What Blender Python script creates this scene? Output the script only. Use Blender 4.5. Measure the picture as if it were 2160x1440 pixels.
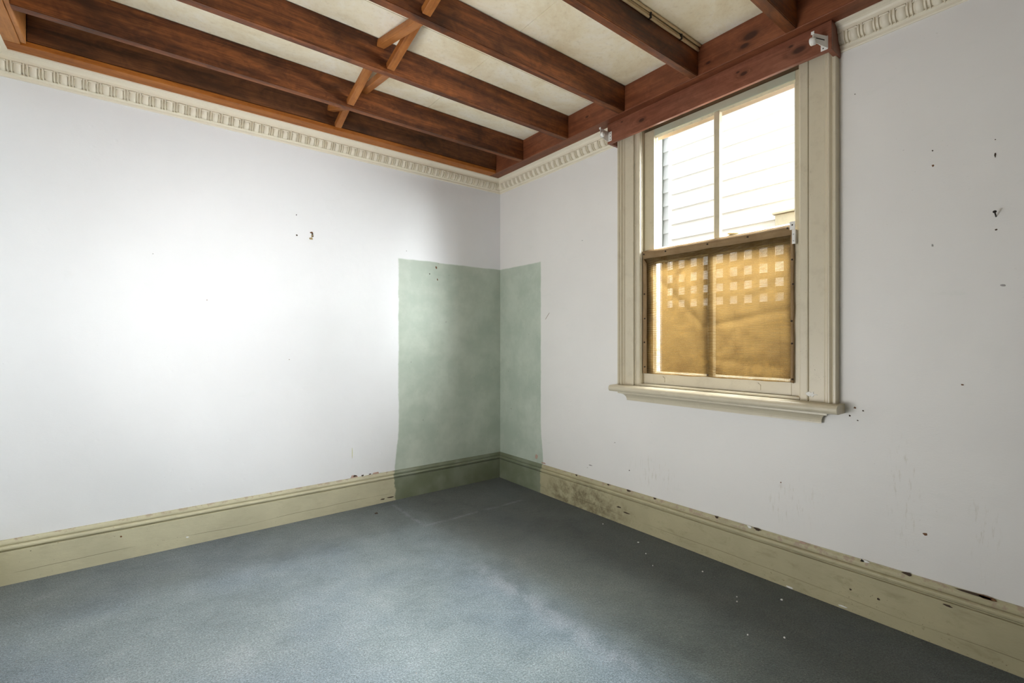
import bpy, bmesh, math, random
from mathutils import Vector, Matrix, noise as mnoise
random.seed(7)
for o in list(bpy.data.objects): bpy.data.objects.remove(o)
S = bpy.context.scene
COL = S.collection
# ------------------------------------------------------------------ camera
# world: left wall is the plane Y=0, window wall is the plane X=0, their corner is the origin, floor Z=0
CAM = (-2.4934, -3.3815, 1.2)
cd = bpy.data.cameras.new('camera'); cam = bpy.data.objects.new('camera', cd); COL.objects.link(cam)
cam.location = CAM
cam.rotation_euler = (math.radians(90), 0, -math.radians(37.843))
cd.sensor_width = 36.0; cd.lens = 36.0*995/2160; cd.clip_start = 0.02; cd.clip_end = 200
S.camera = cam
# ------------------------------------------------------------------ light
W = bpy.data.worlds.new('overcast_sky'); S.world = W; W.use_nodes = True
bg = W.node_tree.nodes['Background']; bg.inputs[0].default_value = (0.93, 0.97, 1.0, 1); bg.inputs[1].default_value = 1.7
def area(name, loc, target, sx, sy, power, col, spread=180):
    l = bpy.data.lights.new(name, 'AREA'); l.shape = 'RECTANGLE'; l.size = sx; l.size_y = sy
    l.energy = power; l.color = col; l.spread = math.radians(spread)
    o = bpy.data.objects.new(name, l); COL.objects.link(o); o.location = loc
    d = Vector(target)-Vector(loc); o.rotation_euler = d.to_track_quat('-Z', 'Y').to_euler()
    return o
# unseen lamp added outside, standing in for daylight from the passage end
area('added_end_lamp', (1.05, -4.7, 3.25), (0.1, -2.0, 2.15), 1.3, 1.5, 215, (0.95, 0.98, 1.0), 80)
# lamp added beside the passage, out of view, to light the bright wall
area('added_side_lamp', (1.25, -3.0, 2.75), (-0.2, -2.3, 2.40), 2.0, 1.9, 490, (0.96, 0.98, 1.0), 110)
# lamp added high outside, unseen, in place of sky light on the floor
area('added_roof_lamp', (1.30, -2.1, 3.76), (-0.9, -2.1, 1.2), 3.0, 0.9, 420, (0.95, 0.98, 1.0), 80)
# fill lamp added behind a made-up opening, brightens window wall and ceiling
area('added_fill_lamp', (-3.32, -1.65, 0.45), (-0.7, -2.0, 2.75), 1.3, 0.8, 34, (1.0, 0.985, 0.965), 150)
vs = S.view_settings
vs.view_transform = 'Standard'; vs.look = 'None'; vs.gamma = 1.0; vs.use_curve_mapping = False; vs.exposure = 0.0
S.cycles.max_bounces = 8; S.cycles.diffuse_bounces = 5; S.cycles.glossy_bounces = 3; S.cycles.adaptive_threshold = 0.02; S.cycles.transparent_max_bounces = 16
S.cycles.use_denoising = True; S.cycles.caustics_reflective = False; S.cycles.caustics_refractive = False
S.cycles.sample_clamp_indirect = 6.0

# ------------------------------------------------------------------ node helpers
class NT:
    def __init__(s, name):
        s.m = bpy.data.materials.new(name); s.m.use_nodes = True
        s.t = s.m.node_tree; s.t.nodes.clear()
        s.out = s.t.nodes.new('ShaderNodeOutputMaterial')
    def n(s, typ, **kw):
        nd = s.t.nodes.new(typ)
        for k, v in kw.items(): setattr(nd, k, v)
        return nd
    def l(s, a, b): s.t.links.new(a, b)
    def put(s, sock, v):
        if hasattr(v, 'links'): s.l(v, sock)
        else: sock.default_value = v
    def math(s, op, a, b=0.0, c=0.0, clamp=False):
        nd = s.n('ShaderNodeMath', operation=op, use_clamp=clamp)
        for i, v in enumerate((a, b, c)): s.put(nd.inputs[i], v)
        return nd.outputs[0]
    def vmath(s, op, a, b=(0, 0, 0)):
        nd = s.n('ShaderNodeVectorMath', operation=op)
        s.put(nd.inputs[0], a); s.put(nd.inputs[1], b)
        return nd.outputs['Value'] if op in ('LENGTH', 'DISTANCE', 'DOT_PRODUCT') else nd.outputs[0]
    def obj(s): return s.n('ShaderNodeTexCoord').outputs['Object']
    def rnd(s): return s.n('ShaderNodeObjectInfo').outputs['Random']
    def xyz(s, v):
        nd = s.n('ShaderNodeSeparateXYZ'); s.l(v, nd.inputs[0]); return nd.outputs
    def noise(s, v, scale, detail=3.0, rough=0.5, dist=0.0, col=False):
        nd = s.n('ShaderNodeTexNoise'); s.l(v, nd.inputs['Vector'])
        nd.inputs['Scale'].default_value = scale; nd.inputs['Detail'].default_value = detail
        nd.inputs['Roughness'].default_value = rough; nd.inputs['Distortion'].default_value = dist
        return nd.outputs['Color'] if col else nd.outputs[0]
    def voro(s, v, scale, feat='F1'):
        nd = s.n('ShaderNodeTexVoronoi', feature=feat); s.l(v, nd.inputs['Vector']); nd.inputs['Scale'].default_value = scale
        return nd
    def ss(s, x, a, b):           # smoothstep
        nd = s.n('ShaderNodeMapRange', interpolation_type='SMOOTHSTEP'); s.put(nd.inputs[0], x)
        nd.inputs[1].default_value = a; nd.inputs[2].default_value = b
        return nd.outputs[0]
    def mix(s, f, a, b, blend='MIX'):
        nd = s.n('ShaderNodeMix', data_type='RGBA', blend_type=blend)
        s.put(nd.inputs[0], f)
        for i, v in ((6, a), (7, b)):
            if hasattr(v, 'links'): s.l(v, nd.inputs[i])
            else: nd.inputs[i].default_value = tuple(v)[:3]+(1,)
        return nd.outputs[2]
    def ramp(s, x, stops):
        nd = s.n('ShaderNodeValToRGB'); s.l(x, nd.inputs[0]); cr = nd.color_ramp
        while len(cr.elements) < len(stops): cr.elements.new(0.5)
        for e, (p, c) in zip(cr.elements, stops): e.position = p; e.color = tuple(c)[:3]+(1,)
        return nd.outputs[0]
    def scale(s, v, sc): return s.vmath('MULTIPLY', v, sc)
    def bump(s, h, strength=0.3, dist=0.002, nrm=None):
        nd = s.n('ShaderNodeBump'); nd.inputs['Strength'].default_value = strength; nd.inputs['Distance'].default_value = dist
        s.l(h, nd.inputs['Height'])
        if nrm: s.l(nrm, nd.inputs['Normal'])
        return nd.outputs[0]
    def pbr(s, col, rough=0.6, bump=None, spec=0.5, metal=0.0, **kw):
        b = s.n('ShaderNodeBsdfPrincipled')
        if hasattr(col, 'links'): s.l(col, b.inputs['Base Color'])
        else: b.inputs['Base Color'].default_value = tuple(col)[:3]+(1,)
        s.put(b.inputs['Roughness'], rough); b.inputs['Specular IOR Level'].default_value = spec; b.inputs['Metallic'].default_value = metal
        if bump: s.l(bump, b.inputs['Normal'])
        s.l(b.outputs[0], s.out.inputs[0]); s.b = b
        return s.m
    def ell(s, v, c, r):          # 0 at centre, 1 at ellipsoid edge
        return s.vmath('LENGTH', s.scale(s.vmath('SUBTRACT', v, c), (1/r[0], 1/r[1], 1/r[2])))

def paint(name, col, rough=0.5, dirt=(0.25, 0.2, 0.1), amt=0.25, scl=9.0, specks=0.5):
    t = NT(name); v = t.obj()
    n1 = t.noise(v, scl, 5, 0.65); m1 = t.ss(n1, 0.5, 0.78)
    n2 = t.noise(v, 170, 2, 0.6); m2 = t.math('MULTIPLY', t.ss(n2, 0.66, 0.74), t.ss(t.noise(v, 6, 3), 0.45, 0.62))
    c = t.mix(t.math('MULTIPLY', m1, amt), col, tuple(a*0.5+b*0.5 for a, b in zip(col, dirt)))
    c = t.mix(t.math('MULTIPLY', m2, specks), c, dirt)
    return t.pbr(c, rough, t.bump(t.noise(v, 60, 4, 0.6), 0.25, 0.002))

def wood(name, axis, cd_, cm, cl, knots=(), grain=1.0, rough=0.42, blotch=0.5, bumps=0.25):
    t = NT(name); v = t.obj()
    off = t.vmath('MULTIPLY', t.n('ShaderNodeCombineXYZ').outputs[0], (1, 1, 1))
    cx = t.n('ShaderNodeCombineXYZ'); r = t.rnd()
    for i in range(3): t.l(t.math('MULTIPLY', r, 17.3+7*i), cx.inputs[i])
    p = t.vmath('ADD', v, cx.outputs[0])
    sc = [16.0*grain]*3; sc[axis] = 1.1*grain
    st = t.scale(p, tuple(sc))
    kd = None
    if knots:
        for (c, rr) in knots:
            e = [rr]*3; e[axis] = rr*2.0
            d = t.ell(v, c, e); kd = d if kd is None else t.math('MINIMUM', kd, d)
        w = t.math('SUBTRACT', 1.0, t.ss(kd, 0.3, 3.0))
        st = t.vmath('ADD', st, t.scale(t.n('ShaderNodeCombineXYZ').outputs[0], (1, 1, 1)))
        cc = t.n('ShaderNodeCombineXYZ')
        for i in range(3): t.l(t.math('MULTIPLY', w, 0.9), cc.inputs[i])
        st = t.vmath('ADD', st, cc.outputs[0])
    cs = [7.0]*3; cs[axis] = 4.5
    cur = t.noise(t.scale(p, tuple(cs)), 2.2, 5, 0.65, 1.6)
    g = t.math('ADD', t.math('MULTIPLY', t.noise(st, 1.3, 5, 0.55, 0.7), 0.62), t.math('MULTIPLY', cur, 0.38))
    fine_s = [90.0]*3; fine_s[axis] = 3.0
    fg = t.noise(t.scale(p, tuple(fine_s)), 2.0, 3, 0.6)
    x = t.math('ADD', t.math('MULTIPLY', g, 0.75), t.math('MULTIPLY', fg, 0.25))
    c = t.ramp(x, ((0.38, cd_), (0.5, cm), (0.62, cl)))
    bs = [5.0]*3; bs[axis] = 2.2
    bl = t.ss(t.noise(t.scale(p, tuple(bs)), 1.3, 4, 0.6, 0.6), 0.45, 0.72)
    c = t.mix(t.math('MULTIPLY', bl, blotch), c, tuple(a*0.35 for a in cd_))
    if kd is not None:
        c = t.mix(t.math('SUBTRACT', 1.0, t.ss(kd, 0.55, 1.15)), c, (0.018, 0.006, 0.006))
        c = t.mix(t.math('MULTIPLY', t.math('SUBTRACT', 1.0, t.ss(kd, 0.8, 2.2)), 0.45), c, tuple(a*0.45 for a in cm))
    return t.pbr(c, t.math('ADD', t.math('MULTIPLY', fg, 0.25), rough-0.1), t.bump(x, bumps, 0.002), spec=0.35)

def plain(name, col, rough=0.5, metal=0.0, var=0.12, scl=40):
    t = NT(name); v = t.obj()
    n = t.noise(v, scl, 3)
    c = t.mix(n, tuple(a*(1-var) for a in col), tuple(min(1, a*(1+var)) for a in col))
    return t.pbr(c, rough, t.bump(n, 0.15, 0.001), metal=metal)

# ------------------------------------------------------------------ surface materials
def wall_material(name, base, side):
    t = NT(name); v = t.obj(); X, Y, Z = t.xyz(v)
    big = t.noise(v, 1.6, 4, 0.6)
    c = t.mix(t.ss(big, 0.3, 0.7), tuple(a*0.965 for a in base), base)
    # old coat showing through as faint green grey smears
    sm = t.noise(t.scale(v, (3, 3, 7)), 1.4, 6, 0.68, 0.5)
    c = t.mix(t.math('MULTIPLY', t.ss(sm, 0.58, 0.78), 0.18 if side == 'R' else 0.08), c, (0.60, 0.66, 0.60))
    # scuffs and brush streaks
    sc = t.noise(t.scale(v, (9, 9, 60)), 1.2, 5, 0.7)
    c = t.mix(t.math('MULTIPLY', t.ss(sc, 0.70, 0.80), 0.16), c, (0.42, 0.41, 0.38))
    hs = t.noise(t.scale(v, (55, 55, 160)), 1.0, 2, 0.6)
    c = t.mix(t.math('MULTIPLY', t.math('MULTIPLY', t.ss(hs, 0.70, 0.77), t.ss(t.noise(v, 2.3, 2), 0.50, 0.66)), 0.45), c, (0.30, 0.29, 0.25))
    if side == 'R':
        for (cy, cz, ry, rz) in ((-2.83, 0.56, 0.07, 0.28), (-2.40, 0.42, 0.16, 0.14), (-3.07, 0.48, 0.05, 0.22), (-1.6, 0.38, 0.22, 0.12)):
            d = t.ell(v, (0, cy, cz), (1, ry, rz))
            dr = t.ss(t.noise(t.scale(v, (60, 60, 9)), 1.3, 4, 0.7), 0.54, 0.70)
            c = t.mix(t.math('MULTIPLY', t.math('MULTIPLY', t.math('SUBTRACT', 1.0, t.ss(d, 0.4, 1.1)), dr), 0.32), c, (0.42, 0.37, 0.25))
    # unpainted green rectangle left in the corner
    wob = t.math('MULTIPLY', t.math('SUBTRACT', t.noise(v, 9, 5, 0.65), 0.5), 0.022)
    along = t.math('ADD', X if side == 'L' else Y, wob)
    low = t.math('MULTIPLY', t.ss(Z, 0.55, 0.2), 0.03)
    e = -0.966 if side == 'L' else -0.548
    top = t.math('ADD', Z, t.math('MULTIPLY', t.math('SUBTRACT', t.noise(v, 5, 3), 0.5), 0.03))
    m = t.math('MULTIPLY', t.ss(t.math('ADD', along, low), e-0.004, e+0.006), t.ss(top, 1.842, 1.830))
    gcol = t.mix(t.ss(t.noise(v, 3.2, 4, 0.65), 0.35, 0.7), (0.42, 0.485, 0.41), (0.535, 0.59, 0.51))
    gs = t.math('MULTIPLY', t.ss(t.noise(v, 60, 3, 0.6), 0.64, 0.72), t.ss(t.noise(v, 5, 3), 0.48, 0.64))
    gcol = t.mix(t.math('MULTIPLY', gs, 0.6), gcol, (0.14, 0.13, 0.08))
    c = t.mix(m, c, gcol)
    b1 = t.bump(t.noise(v, 3.5, 3, 0.5), 0.35, 0.02)
    b2 = t.bump(t.noise(t.scale(v, (1, 1, 2.2)), 75, 4, 0.65), 0.25, 0.0016, b1)
    pit = t.voro(v, 9.0); b3 = t.bump(t.ss(pit.outputs['Distance'], 0.0, 0.12), 0.25, 0.002, b2)
    return t.pbr(c, 0.48, b3, spec=0.35)

M = {}
M['wallL'] = wall_material('white_wall_paint_a', (0.83, 0.835, 0.85), 'L')
M['wallR'] = wall_material('white_wall_paint_b', (0.815, 0.80, 0.78), 'R')
M['wallX'] = plain('plain_wall_paint', (0.80, 0.80, 0.79), 0.6, 0, 0.02, 3)

def carpet_material():
    t = NT('blue_grey_carpet'); v = t.obj(); X, Y, Z = t.xyz(v)
    big = t.noise(t.scale(v, (1.0, 1.25, 1)), 1.5, 4, 0.55, 0.3)
    med = t.noise(t.scale(v, (1.15, 1.0, 1)), 6.5, 6, 0.68, 0.35)
    fin = t.noise(v, 55, 4, 0.7)
    x = t.math('ADD', t.math('MULTIPLY', big, 0.42), t.math('ADD', t.math('MULTIPLY', med, 0.40), t.math('MULTIPLY', fin, 0.18)))
    c = t.ramp(x, ((0.36, (0.082, 0.105, 0.112)), (0.47, (0.128, 0.158, 0.165)), (0.56, (0.158, 0.188, 0.194)), (0.66, (0.205, 0.228, 0.238))))
    hue = t.ss(t.noise(v, 1.1, 3, 0.5), 0.42, 0.62)
    c = t.mix(t.math('MULTIPLY', hue, 0.5), c, t.mix(1.0, c, (0.86, 0.93, 1.12), 'MULTIPLY'))
    # olive pile plus floor shadow painted into the colour along window and bright walls
    shade_edge = t.math('ADD', X, t.math('MULTIPLY', t.math('SUBTRACT', t.noise(v, 2.2, 4, 0.6), 0.5), 0.5))
    painted_shade = t.math('MAXIMUM', t.ss(shade_edge, -1.15, -0.85), t.math('MULTIPLY', t.ss(t.math('ADD', Y, t.math('MULTIPLY', t.noise(v, 2.6, 3), 0.3)), -0.55, -0.25), 0.6))
    c = t.mix(painted_shade, t.mix(1.0, c, (0.98, 0.99, 1.0), 'MULTIPLY'), t.mix(1.0, c, (0.52, 0.505, 0.44), 'MULTIPLY'))
    # dents and worn lines left by furniture
    def line(ax, pos, w, lo, hi, oth):
        wv = t.math('MULTIPLY', t.math('SUBTRACT', t.noise(v, 6, 3), 0.5), 0.03)
        d = t.math('ABSOLUTE', t.math('SUBTRACT', t.math('ADD', ax, wv), pos))
        return t.math('MULTIPLY', t.math('SUBTRACT', 1.0, t.ss(d, 0.0, w)), t.math('MULTIPLY', t.ss(oth, lo-0.03, lo+0.03), t.ss(oth, hi+0.03, hi-0.03)))
    ln = t.math('MAXIMUM', line(Y, -0.61, 0.024, -1.07, -0.25, X), line(X, -1.06, 0.024, -0.60, -0.10, Y))
    ln = t.math('MAXIMUM', ln, t.math('MULTIPLY', line(X, -1.09, 0.09, -2.3, -1.25, Y), 0.9))
    ln = t.math('MULTIPLY', ln, t.ss(med, 0.36, 0.58))
    c = t.mix(t.math('MULTIPLY', ln, 0.30), c, (0.27, 0.28, 0.31))
    dk = t.ss(t.noise(v, 4.3, 5, 0.75, 0.6), 0.62, 0.78)
    c = t.mix(t.math('MULTIPLY', dk, 0.45), c, (0.035, 0.045, 0.05))
    pile = t.math('ADD', t.math('MULTIPLY', t.noise(v, 320, 2, 0.7), 0.5), t.math('MULTIPLY', t.noise(v, 140, 2, 0.7), 0.5))
    c = t.mix(1.0, c, t.ramp(pile, ((0.34, (0.40, 0.40, 0.40)), (0.5, (1, 1, 1)), (0.66, (1.9, 1.87, 1.85)))), 'MULTIPLY')
    sp = t.voro(v, 75.0); sm = t.math('MULTIPLY', t.ss(sp.outputs['Distance'], 0.16, 0.10), t.ss(t.noise(v, 40, 1), 0.52, 0.58))
    spc = t.mix(t.xyz(sp.outputs['Color'])[0], (0.30, 0.16, 0.10), (0.42, 0.40, 0.34))
    c = t.mix(t.math('MULTIPLY', sm, 0.5), c, spc)
    b = t.bump(pile, 0.9, 0.008); b = t.bump(t.noise(v, 28, 4, 0.6), 0.35, 0.012, b)
    m = t.pbr(c, 0.95, b, spec=0.1)
    t.b.inputs['Sheen Weight'].default_value = 0.25; t.b.inputs['Sheen Roughness'].default_value = 0.5
    return m
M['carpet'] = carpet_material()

def baseboard_material(side):
    t = NT('skirting_paint_'+('a' if side == 'L' else 'b')); v = t.obj(); X, Y, Z = t.xyz(v)
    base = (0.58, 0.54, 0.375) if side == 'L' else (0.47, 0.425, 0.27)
    c = t.mix(t.ss(t.noise(v, 4, 4, 0.6), 0.35, 0.7), tuple(a*0.88 for a in base), base)
    gr = t.ss(t.noise(t.scale(v, (5, 5, 12)), 1.6, 6, 0.7, 0.5), 0.50, 0.75)
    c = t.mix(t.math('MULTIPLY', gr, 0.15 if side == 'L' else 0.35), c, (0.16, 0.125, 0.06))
    if side == 'R':
        d = t.ell(v, (0, -1.02, 0.06), (1, 0.5, 0.16))
        g2 = t.math('MULTIPLY', t.math('SUBTRACT', 1.0, t.ss(d, 0.4, 1.05)), t.ss(t.noise(v, 14, 6, 0.75), 0.36, 0.66))
        c = t.mix(t.math('MULTIPLY', g2, 0.75), c, (0.10, 0.075, 0.035))
        spk = t.math('MULTIPLY', t.ss(t.noise(v, 55, 4, 0.7), 0.62, 0.72), t.ss(Z, 0.13, 0.0))
        c = t.mix(t.math('MULTIPLY', spk, 0.8), c, (0.12, 0.10, 0.045))
    hair = t.math('MULTIPLY', t.ss(t.math('ABSOLUTE', t.math('SUBTRACT', t.math('ADD', Z, t.math('MULTIPLY', t.noise(t.scale(v, (1.2, 1.2, 1)), 1.0, 3), 0.05)), 0.083)), 0.0022, 0.0), t.ss(t.noise(v, 1.7, 2), 0.42, 0.55))
    c = t.mix(t.math('MULTIPLY', hair, 0.75), c, (0.10, 0.08, 0.035))
    nick = t.math('MULTIPLY', t.ss(t.noise(v, 120, 2, 0.6), 0.71, 0.76), t.ss(t.noise(v, 4, 2), 0.5, 0.6))
    c = t.mix(nick, c, (0.07, 0.055, 0.03))
    # flaked top edge where the wall meets the board
    fl = t.math('MULTIPLY', t.ss(Z, 0.197, 0.222), t.ss(t.noise(v, 26, 5, 0.7), 0.50, 0.60))
    c = t.mix(t.math('MULTIPLY', fl, 0.8), c, (0.36, 0.27, 0.20))
    e = -1.005 if side == 'L' else -0.565
    wob = t.math('MULTIPLY', t.math('SUBTRACT', t.noise(v, 14, 4, 0.6), 0.5), 0.06)
    m = t.ss(t.math('ADD', X if side == 'L' else Y, wob), e-0.006, e+0.006)
    gcol = t.mix(t.ss(t.noise(v, 6, 4), 0.35, 0.7), (0.17, 0.19, 0.12), (0.235, 0.26, 0.19))
    c = t.mix(m, c, gcol)
    return t.pbr(c, 0.42, t.bump(t.noise(t.scale(v, (1, 1, 3)), 22, 5, 0.65), 0.35, 0.003), spec=0.4)
M['baseL'] = baseboard_material('L'); M['baseR'] = baseboard_material('R')

def ceiling_material():
    t = NT('mottled_cream_ceiling_board'); v = t.obj()
    n = t.noise(v, 3.2, 6, 0.68, 0.4); n2 = t.noise(v, 45, 4, 0.7)
    c = t.ramp(n, ((0.34, (0.77, 0.665, 0.46)), (0.5, (0.87, 0.795, 0.61)), (0.68, (0.92, 0.88, 0.77))))
    c = t.mix(t.math('MULTIPLY', t.ss(n2, 0.5, 0.75), 0.25), c, (0.50, 0.41, 0.26))
    return t.pbr(c, 0.7, t.bump(n2, 0.1, 0.001), spec=0.2)
M['ceil'] = ceiling_material()
M['cornice'] = paint('cream_cornice_paint', (0.76, 0.70, 0.57), 0.45, (0.30, 0.25, 0.15), 0.25, 12, 0.25)
M['trim'] = paint('stone_window_paint', (0.59, 0.53, 0.40), 0.36, (0.22, 0.17, 0.09), 0.4, 14, 0.7)
M['sashp'] = paint('aged_sash_paint', (0.56, 0.50, 0.35), 0.42, (0.20, 0.15, 0.08), 0.5, 16, 0.6)
M['sashg'] = paint('greenish_sash_paint', (0.46, 0.49, 0.38), 0.42, (0.40, 0.33, 0.16), 0.7, 10, 0.4)
M['joist'] = wood('dark_joist_timber', 0, (0.048, 0.013, 0.0035), (0.135, 0.039, 0.010), (0.265, 0.086, 0.022), blotch=0.7, rough=0.48)
M['joist0'] = wood('brown_joist_timber', 0, (0.042, 0.015, 0.005), (0.105, 0.036, 0.012), (0.19, 0.068, 0.022), blotch=0.55, rough=0.5)
M['strip'] = wood('orange_batten_timber', 0, (0.21, 0.058, 0.007), (0.335, 0.105, 0.014), (0.43, 0.15, 0.026), blotch=0.15, rough=0.45)
M['stripY'] = wood('honey_plate_timber', 1, (0.30, 0.115, 0.030), (0.45, 0.185, 0.055), (0.55, 0.25, 0.085), blotch=0.15, rough=0.45)
M['strut'] = wood('honey_strut_timber', 2, (0.20, 0.064, 0.013), (0.30, 0.105, 0.023), (0.39, 0.15, 0.038), blotch=0.12, rough=0.5)
M['plate'] = wood('red_pine_plate', 1, (0.110, 0.031, 0.013), (0.175, 0.054, 0.023), (0.245, 0.084, 0.036),
                  knots=[((-0.165, -2.28, 2.69), 0.020), ((-0.165, -2.25, 2.655), 0.012), ((-0.165, -2.06, 2.66), 0.007), ((-0.165, -1.93, 2.665), 0.009), ((-0.165, -1.2, 2.70), 0.006), ((-0.165, -2.75, 2.70), 0.012)], blotch=0.25, rough=0.45)
M['pelmet'] = wood('red_pine_pelmet', 1, (0.140, 0.046, 0.024), (0.205, 0.072, 0.040), (0.27, 0.105, 0.062),
                   knots=[((-0.112, -2.475, 2.545), 0.016), ((-0.112, -2.44, 2.578), 0.006), ((-0.112, -2.22, 2.55), 0.010), ((-0.112, -2.19, 2.57), 0.005), ((-0.112, -1.60, 2.545), 0.012), ((-0.112, -1.45, 2.59), 0.004)], blotch=0.12, rough=0.38)
M['white_metal'] = plain('white_enamel_metal', (0.80, 0.79, 0.76), 0.35, 0, 0.05)
M['zinc'] = plain('dull_zinc', (0.5, 0.5, 0.5), 0.35, 0.8)
M['dark'] = plain('blackened_steel', (0.025, 0.02, 0.018), 0.5, 0.4)
M['nail'] = plain('dark_nail_head', (0.045, 0.030, 0.020), 0.5, 0.5)
M['hole'] = plain('bare_dark_cavity', (0.055, 0.035, 0.022), 0.9)
M['rust'] = plain('rust_brown_chip', (0.16, 0.075, 0.03), 0.8)
M['brick'] = plain('pink_brown_plaster', (0.48, 0.33, 0.27), 0.9, 0, 0.3, 60)
M['flake'] = plain('white_paint_flake', (0.82, 0.82, 0.80), 0.6)
M['grey'] = plain('grey_scuff', (0.33, 0.31, 0.30), 0.8)
M['yellow'] = plain('yellow_green_paint', (0.62, 0.62, 0.16), 0.6)
M['cable'] = plain('cream_cable_sheath', (0.60, 0.47, 0.28), 0.45)
M['brass'] = plain('aged_brass', (0.42, 0.32, 0.16), 0.45, 0.5)
M['putty'] = paint('old_putty', (0.62, 0.56, 0.40), 0.55, (0.2, 0.15, 0.08), 0.6, 30, 0.6)
M['board'] = plain('white_weatherboard_paint', (0.88, 0.88, 0.86), 0.6, 0, 0.03, 4)
M['btrim'] = plain('pale_corner_trim_paint', (0.30, 0.32, 0.29), 0.6, 0, 0.03, 4)
M['vent'] = paint('weathered_vent_box', (0.52, 0.48, 0.36), 0.7, (0.2, 0.2, 0.12), 0.6, 20, 0.6)
M['fence'] = plain('weathered_fence_timber', (0.135, 0.088, 0.042), 0.8, 0, 0.35, 12)
M['ground'] = plain('pale_concrete', (0.16, 0.155, 0.15), 0.9, 0, 0.15, 5)
M['dark_facing'] = plain('dark_facing_colour', (0.075, 0.068, 0.060), 0.9, 0, 0.3, 14)
M['outside'] = plain('outer_render', (0.6, 0.6, 0.58), 0.9, 0, 0.05, 5)

def glass_material():
    t = NT('window_glass'); v = t.obj()
    tr = t.n('ShaderNodeBsdfTransparent'); tr.inputs[0].default_value = (0.97, 0.98, 0.975, 1)
    gl = t.n('ShaderNodeBsdfGlossy'); gl.inputs['Roughness'].default_value = 0.02
    fr = t.n('ShaderNodeFresnel'); bf = t.n('ShaderNodeNewGeometry').outputs['Backfacing']; t.l(t.math('ADD', t.math('MULTIPLY', bf, 1/1.45-1.45), 1.45), fr.inputs[0])
    t.l(t.bump(t.noise(v, 2.5, 2), 0.05, 0.01), gl.inputs['Normal'])
    mx = t.n('ShaderNodeMixShader'); t.l(fr.outputs[0], mx.inputs[0]); t.l(tr.outputs[0], mx.inputs[1]); t.l(gl.outputs[0], mx.inputs[2])
    t.l(mx.outputs[0], t.out.inputs[0]); return t.m
M['glass'] = glass_material()

def cloth_material():
    t = NT('brown_mesh_cloth'); v = t.obj(); X, Y, Z = t.xyz(v)
    wx = t.math('SINE', t.math('MULTIPLY', t.math('ADD', Z, t.math('MULTIPLY', t.noise(v, 9, 3), 0.006)), 2*math.pi/0.0062))
    wy = t.math('SINE', t.math('MULTIPLY', Y, 2*math.pi/0.0045))
    weave = t.math('ADD', t.math('MULTIPLY', wx, 0.34), t.math('MULTIPLY', wy, 0.16))
    weave = t.math('ADD', t.math('ADD', weave, 0.5), t.math('MULTIPLY', t.math('SUBTRACT', t.noise(t.scale(v, (1, 6, 130)), 3, 2), 0.5), 0.7))
    dirt = t.ss(t.noise(v, 4.5, 5, 0.65, 0.8), 0.42, 0.75)
    c = t.mix(weave, (0.105, 0.060, 0.017), (0.185, 0.116, 0.040))
    c = t.mix(t.math('MULTIPLY', dirt, 0.8), c, (0.070, 0.038, 0.012))
    stain = t.math('MULTIPLY', t.ss(Z, 1.16, 1.0), t.ss(t.noise(v, 8, 5, 0.7), 0.42, 0.68))
    c = t.mix(t.math('MULTIPLY', stain, 0.6), c, (0.045, 0.022, 0.008))
    b = t.bump(weave, 0.5, 0.002)
    df = t.n('ShaderNodeBsdfDiffuse'); t.l(c, df.inputs[0]); t.l(b, df.inputs['Normal'])
    tl = t.n('ShaderNodeBsdfTranslucent'); t.l(c, tl.inputs[0]); t.l(b, tl.inputs['Normal'])
    m1 = t.n('ShaderNodeMixShader'); m1.inputs[0].default_value = 0.5; t.l(df.outputs[0], m1.inputs[1]); t.l(tl.outputs[0], m1.inputs[2])
    tp = t.n('ShaderNodeBsdfTransparent'); tp.inputs[0].default_value = (1, 0.97, 0.92, 1)
    m2 = t.n('ShaderNodeMixShader')
    open_ = t.math('MULTIPLY', t.ss(weave, 0.35, 0.95), t.math('MULTIPLY', t.ss(t.noise(v, 7, 4, 0.6), 0.22, 0.55), 0.46))
    t.l(t.math('ADD', open_, 0.08), m2.inputs[0]); t.l(m1.outputs[0], m2.inputs[1]); t.l(tp.outputs[0], m2.inputs[2])
    t.l(m2.outputs[0], t.out.inputs[0]); return t.m
M['cloth'] = cloth_material()
def hem_material():
    t = NT('folded_cloth_hem'); v = t.obj(); X, Y, Z = t.xyz(v)
    w = t.math('SINE', t.math('MULTIPLY', Z, 2*math.pi/0.005))
    n = t.noise(v, 12, 4, 0.6)
    c = t.mix(n, (0.20, 0.125, 0.06), (0.36, 0.25, 0.14))
    return t.pbr(c, 0.85, t.bump(w, 0.3, 0.001), spec=0.1)
M['hem'] = hem_material()

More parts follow.
